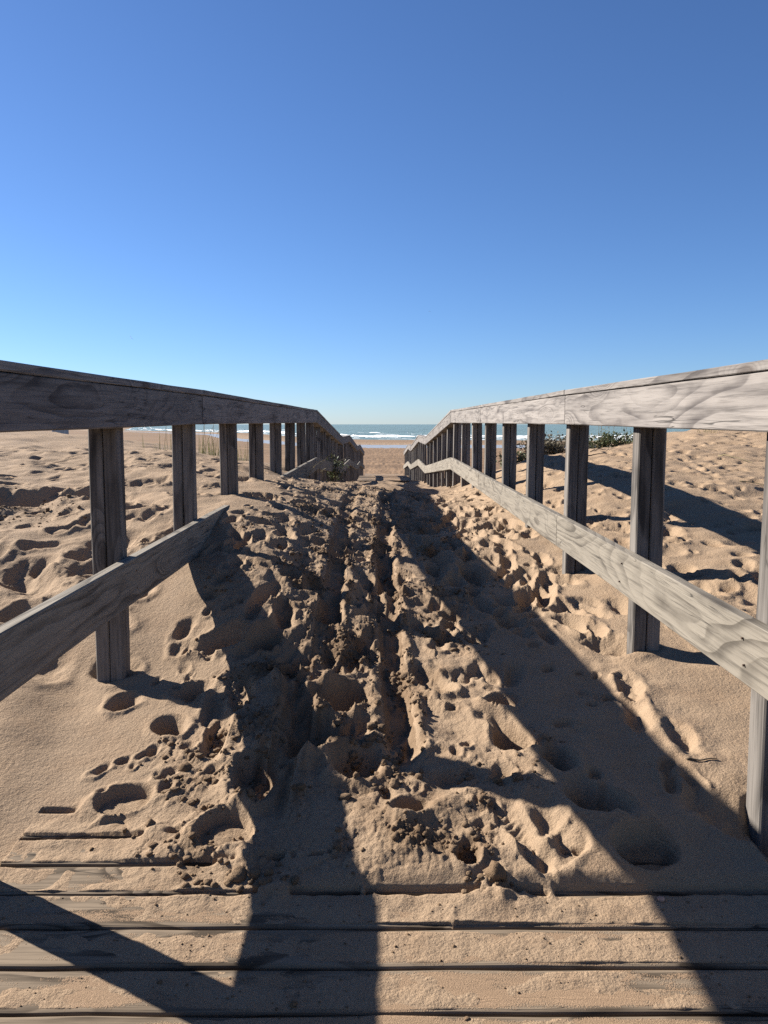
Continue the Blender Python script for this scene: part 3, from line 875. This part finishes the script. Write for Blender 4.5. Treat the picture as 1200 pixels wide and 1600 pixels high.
def blade(bm, rr, root, h, lean, az, w, curl):
    d = Vector((math.cos(az), math.sin(az), 0))
    pts = []
    for i in range(7):
        t = i / 6
        pts.append(root + d * (lean * h * t + curl * h * t ** 2.2) + Vector((0, 0, h * (t - .28 * abs(curl) * t ** 3))))
    ribbon(bm, pts, w, w * .15, Vector((-d.y, d.x, 0)))

def stem(bm, pts, r):
    rings = []
    for p in pts:
        rings.append([bm.verts.new(p + Vector((math.cos(a) * r, math.sin(a) * r, 0))) for a in (0, 2.09, 4.19)])
    for a, b in zip(rings, rings[1:]):
        for j in range(3):
            bm.faces.new((a[j], a[(j + 1) % 3], b[(j + 1) % 3], b[j]))

def tuft(label, x, y, n, hr, spread, lean, curl, mat, w=.006, group=None, seedhead=0, name='dune_grass', cat='grass tuft', az0=None):
    rr = random.Random(int(abs(x) * 1000 + y * 77))
    bm = bmesh.new()
    for i in range(n):
        az = rr.uniform(0, 6.28) if az0 is None else az0 + rr.gauss(0, .35)
        r = spread * math.sqrt(rr.random()); a = rr.uniform(0, 6.28)
        rx, ry = r * math.cos(a), r * math.sin(a)
        gz = ground(x + rx, y + ry) - ground(x, y)
        blade(bm, rr, Vector((rx, ry, gz - .02)), rr.uniform(*hr), abs(rr.gauss(0, lean)), az, w * rr.uniform(.7, 1.3), abs(rr.gauss(0, curl)))
    o = obj_bm(name, bm, mat)
    o.location = (x, y, ground(x, y))
    tag(o, label, cat, group)
    if seedhead:
        b2 = bmesh.new()
        for i in range(seedhead):
            a = rr.uniform(0, 6.28); r = spread * rr.random()
            base_ = Vector((r * math.cos(a), r * math.sin(a), -.02)); h = hr[1] * rr.uniform(.9, 1.35)
            tip = base_ + Vector((rr.gauss(0, .12) * h, rr.gauss(0, .12) * h, h))
            mid = (base_ + tip) / 2 + Vector((rr.gauss(0, .02), 0, 0))
            stem(b2, [base_, mid, tip], .0022)
            for q in range(7):
                p = mid.lerp(tip, .55 + .07 * q)
                d = Vector((rr.gauss(0, 1), rr.gauss(0, 1), .8)).normalized() * h * .05
                ribbon(b2, [p, p + d * .6, p + d], .005, .001, d.cross(Vector((0, 0, 1))).normalized())
        obj_bm('stalk', b2, M_GRASS, o)
    return o

def shrub(label, x, y, rx, ry, h, n, leaf, mat, sticks=6, name='shrub', cat='shrub', z=None):
    rr = random.Random(int(abs(x) * 991 + y * 13))
    gz = ground(x, y) if z is None else z
    root = empty(name, (x, y, gz))
    tag(root, label, cat)
    bm = bmesh.new(); bs = bmesh.new()
    tips = []
    for i in range(sticks * 3):
        a = rr.uniform(0, 6.28); r = math.sqrt(rr.random())
        b0 = Vector((rx * .35 * r * math.cos(a), ry * .35 * r * math.sin(a), -.05))
        t = Vector((rx * r * math.cos(a), ry * r * math.sin(a), h * rr.uniform(.55, 1.0) * (1 - .35 * r * r)))
        m = (b0 + t) / 2 + Vector((rr.gauss(0, .03), rr.gauss(0, .03), h * .1))
        stem(bs, [b0, m, t], .0035)
        tips.append((b0, m, t))
    for i in range(n):
        b0, m, t = rr.choice(tips)
        f = rr.uniform(.25, 1.05)
        p = (b0.lerp(m, f * 2) if f < .5 else m.lerp(t, f * 2 - 1)) + Vector((rr.gauss(0, 1) * leaf * 1.3, rr.gauss(0, 1) * leaf * 1.3, rr.gauss(0, 1) * leaf))
        d = Vector((rr.gauss(0, 1), rr.gauss(0, 1), rr.gauss(.5, .7))).normalized()
        s = d.cross(Vector((rr.gauss(0, 1), rr.gauss(0, 1), rr.gauss(0, 1)))).normalized()
        l = leaf * rr.uniform(.6, 1.4); w = l * rr.uniform(.25, .45)
        v = [bm.verts.new(q) for q in (p, p + d * l * .5 + s * w, p + d * l, p + d * l * .5 - s * w)]
        bm.faces.new(v)
    obj_bm('foliage', bm, mat, root)
    obj_bm('stem', bs, M_TWIG, root)
    return root

def at(px, z):      # plan position under a photograph column at a given forward distance
    return (px - 600) / 1202 * z * U * 1.0, z * U

# left dune
x, y = at(226, 9.6); tuft('single thin green stalk standing on the left dune crest', x, y, 3, (.22, .34), .02, .1, .1, M_GREEN, .008)
x, y = at(256, 9.2); tuft('sparse upright green reeds on the left dune just before the second post', x, y, 12, (.22, .42), .13, .08, .06, M_GREEN, .007, seedhead=1)
x, y = at(243, 8.0); tuft('small bent sprout in front of the reeds on the left dune', x, y, 4, (.08, .16), .03, .3, .2, M_GREEN, .006)
x, y = at(331, 8.9); tuft('dense clump of dry yellow green grass between the second and third left posts', x, y, 90, (.16, .38), .20, .12, .12, M_GREEN, .007, seedhead=8)
x, y = at(384, 8.6); tuft('short dry grass clump between the third and fourth left posts', x, y, 45, (.14, .32), .14, .14, .14, M_GREEN, .007, seedhead=3)
# grass by the left railing
x, y = -.955 * U, 7.35 * U; tuft('thin arching dry grass behind the lower board of the left railing', x, y, 7, (.30, .48), .05, .25, .55, M_GRASS, .006, az0=0)
x, y = -.77 * U, 7.9 * U; tuft('two broad pale grass blades leaning over the lower board of the left railing', x, y, 5, (.44, .62), .04, .35, .85, M_GRASS, .013, az0=.1)
shrub('small leafy green plant growing through the lower board of the left railing', -.77 * U, 12.0 * U, .13, .20, .60, 420, .05, M_LEAF, 6, 'leafy_plant', 'plant')
# right side
x, y = at(858, 8.9); shrub('olive brown bushy shrub behind the second and third right posts', x + .02, y, .44, .35, .36, 2400, .035, M_OLIVE, 14)
x, y = at(806, 9.6); shrub('low bright green shrub seen between the third and fourth right posts', x, y, .26, .25, .26, 700, .04, M_LEAF, 8)
x, y = at(950, 8.6); shrub('low green shrub spreading along the right dune edge before the first post', x, y, .40, .28, .19, 1300, .035, M_LEAF, 10)
x, y = at(915, 8.8); shrub('dull green brown shrub touching the second right post', x, y, .22, .2, .15, 600, .03, M_OLIVE, 8)
x, y = at(940, 8.5); tuft('tall dry bleached stalks rising out of the low green shrub on the right dune', x, y, 10, (.20, .40), .13, .25, .15, M_GRASS, .004, seedhead=6)
x, y = at(975, 8.5); tuft('slim dark grass stalks beside the first right post', x, y, 10, (.16, .36), .07, .12, .08, M_GREEN, .004, seedhead=2)
x, y = at(1108, 8.3); tuft('wider dry straw coloured tuft on the right dune crest under the handrail', x, y, 60, (.06, .16), .16, .5, .35, M_GRASS, .005)
x, y = at(1147, 8.3); tuft('narrower dry tuft on the right dune crest nearest the frame edge', x, y, 40, (.06, .15), .07, .4, .3, M_GRASS, .005)
x, y = at(705, 9.0); tuft('little reddish dry weed at the foot of the right railing posts', x, y, 14, (.10, .26), .05, .3, .3, M_TWIG, .006, name='dry_weed', cat='weed')
x, y = at(655, 3.95); tuft('dry straw blades lying in the shaded part of the sandy path', x, y, 12, (.10, .2), .07, .9, .5, M_GRASS, .003, name='dry_straw', cat='straw')

# dead twigs on the sand
def twig(label, pts, r, mat=M_TWIG):
    bm = bmesh.new()
    Q = []
    for (a, b, c), (d, e, f) in zip(pts, pts[1:]):
        for q in range(5):
            t = q / 5
            Q.append((a + (d - a) * t, b + (e - b) * t, c + (f - c) * t))
    Q.append(pts[-1])
    P = [Vector((a, b, ground(a, b) + c * .7)) for a, b, c in Q]
    o0 = P[0].copy()
    n = len(P) - 1
    rings = []
    for i, p in enumerate(P):
        rr_ = r * (1 - .6 * i / n)
        d = (P[min(i + 1, n)] - P[max(i - 1, 0)]).normalized()
        u = d.cross(Vector((0, 0, 1))).normalized(); v = u.cross(d)
        rings.append([bm.verts.new(p - o0 + (u * math.cos(a) + v * math.sin(a)) * rr_) for a in (0, 1.05, 2.09, 3.14, 4.19, 5.24)])
    for a, b in zip(rings, rings[1:]):
        for j in range(6):
            bm.faces.new((a[j], b[j], b[(j + 1) % 6], a[(j + 1) % 6]))
    bm.faces.new(rings[0]); bm.faces.new(rings[-1])
    o = obj_bm('twig', bm, mat, smooth=True)
    o.location = o0
    return tag(o, label, 'twig')
twig('short dark split twig on the sand beside the nearest right post', [(.885, 2.155, .004), (.93, 2.15, .006), (.98, 2.165, .004)], .0035)
x, y = at(945, 6.9)
twig('thin dead branch lying on the right dune below the green shrub', [(x - .16, y, .01), (x - .05, y + .05, .05), (x + .05, y + .12, .06), (x + .15, y + .25, .10)], .006)
x, y = at(930, 6.6)
twig('dark crooked twig half buried on the right dune beside the second post', [(x - .12, y - .05, .02), (x, y + .02, .04), (x + .10, y + .01, .03)], .008)
x, y = at(1145, 5.9)
twig('straight bleached reed stalk lying on the right dune sand', [(x - .05, y + .20, .015), (x, y, .02), (x + .07, y - .22, .012)], .004, M_GRASS)
x, y = at(1180, 4.75)
twig('short bleached reed lying on the right dune near the first post', [(x - .1, y + .02, .015), (x, y, .02), (x + .07, y - .06, .012)], .004, M_GRASS)

# little sandy stub on the second board and the pinkish pebble at the drift's edge
bm = bmesh.new()
bmesh.ops.create_icosphere(bm, subdivisions=2, radius=.0075)
for v in bm.verts:
    v.co *= 1 + .18 * math.sin(v.co.x * 700) * math.cos(v.co.y * 500 + 1)
    v.co.x *= 1.35; v.co.z *= .8
o = obj_bm('pebble', bm, plain_mat('pink_stone', rgb(.36, .21, .15), rgb(.50, .32, .24), 90, .8), smooth=True)
o.location = (.545 * U, 1.418 * U, .008)
tag(o, 'small pinkish pebble on the boards at the edge of the drifted sand', 'pebble')

# ------------------------------------------------------------------ small box on the left dune crest
bx_, by_ = (97 - 600) / 1202 * 30 * U, 30 * U
hut = empty('storage_box', (bx_, by_, EYE - .62))
tag(hut, 'small blue grey box standing behind the left dune crest under the handrail', 'box')
M_BOX = plain_mat('blue_grey_paint', rgb(.15, .20, .25), rgb(.22, .28, .33), 6, .7)
bm = bmesh.new(); bmesh.ops.create_cube(bm, size=1); bmesh.ops.scale(bm, vec=(.60, .45, .55), verts=bm.verts[:]); bmesh.ops.translate(bm, vec=(0, 0, .275), verts=bm.verts[:])
bmesh.ops.bevel(bm, geom=bm.edges[:], offset=.02, segments=1, affect='EDGES')
obj_bm('body', bm, M_BOX, hut)
bm = bmesh.new(); bmesh.ops.create_cube(bm, size=1); bmesh.ops.scale(bm, vec=(.66, .51, .06), verts=bm.verts[:]); bmesh.ops.translate(bm, vec=(0, 0, .585), verts=bm.verts[:])
bmesh.ops.bevel(bm, geom=bm.edges[:], offset=.012, segments=1, affect='EDGES')
obj_bm('lid', bm, M_BOX, hut)

# ------------------------------------------------------------------ gulls
def gull(label, px, py, dist, roll, span):
    xc, yc = (px - 600) / 1202, (py - 800) / 1202
    d = Vector((xc, math.cos(PITCH) - yc * math.sin(PITCH), -yc * math.cos(PITCH) - math.sin(PITCH)))
    root = empty('gull', Vector((0, 0, EYE)) + d * dist)
    root.rotation_euler = (0, roll, .5)
    tag(root, label, 'bird', 'gulls in the sky')
    m = plain_mat('gull_feathers', rgb(.10, .10, .11), rgb(.22, .22, .23), 5, .8)
    bm = bmesh.new()
    bmesh.ops.create_uvsphere(bm, u_segments=10, v_segments=7, radius=1)
    for v in bm.verts:
        t = v.co.y
        v.co.x *= .055 * span * (1 - .45 * t * t); v.co.z *= .05 * span * (1 - .45 * t * t); v.co.y *= .25 * span
    obj_bm('body', bm, m, root, True)
    for s in (-1, 1):
        bm = bmesh.new()
        sec = [(0, -.07, .07, .02), (.22, -.06, .09, .10), (.38, -.09, .04, .07), (.5, -.16, -.13, .0)]
        rows = []
        for x, y0, y1, zz in sec:
            rows.append([bm.verts.new((s * x * span, y * span, zz * span + e)) for y, e in ((y0, 0), ((y0 + y1) / 2, .012 * span), (y1, 0), ((y0 + y1) / 2, -.008 * span))])
        for a, b in zip(rows, rows[1:]):
            for j in range(4): bm.faces.new((a[j], b[j], b[(j + 1) % 4], a[(j + 1) % 4]))
        bmesh.ops.recalc_face_normals(bm, faces=bm.faces[:])
        obj_bm('wing', bm, m, root, True)
gull('tiny dark gull low in the sky above the left railing', 205, 528, 120, .9, .8)
gull('faint far gull in the middle of the sky above the path', 671, 487, 190, .2, .7)
print('done', round(time.time() - T0, 1))
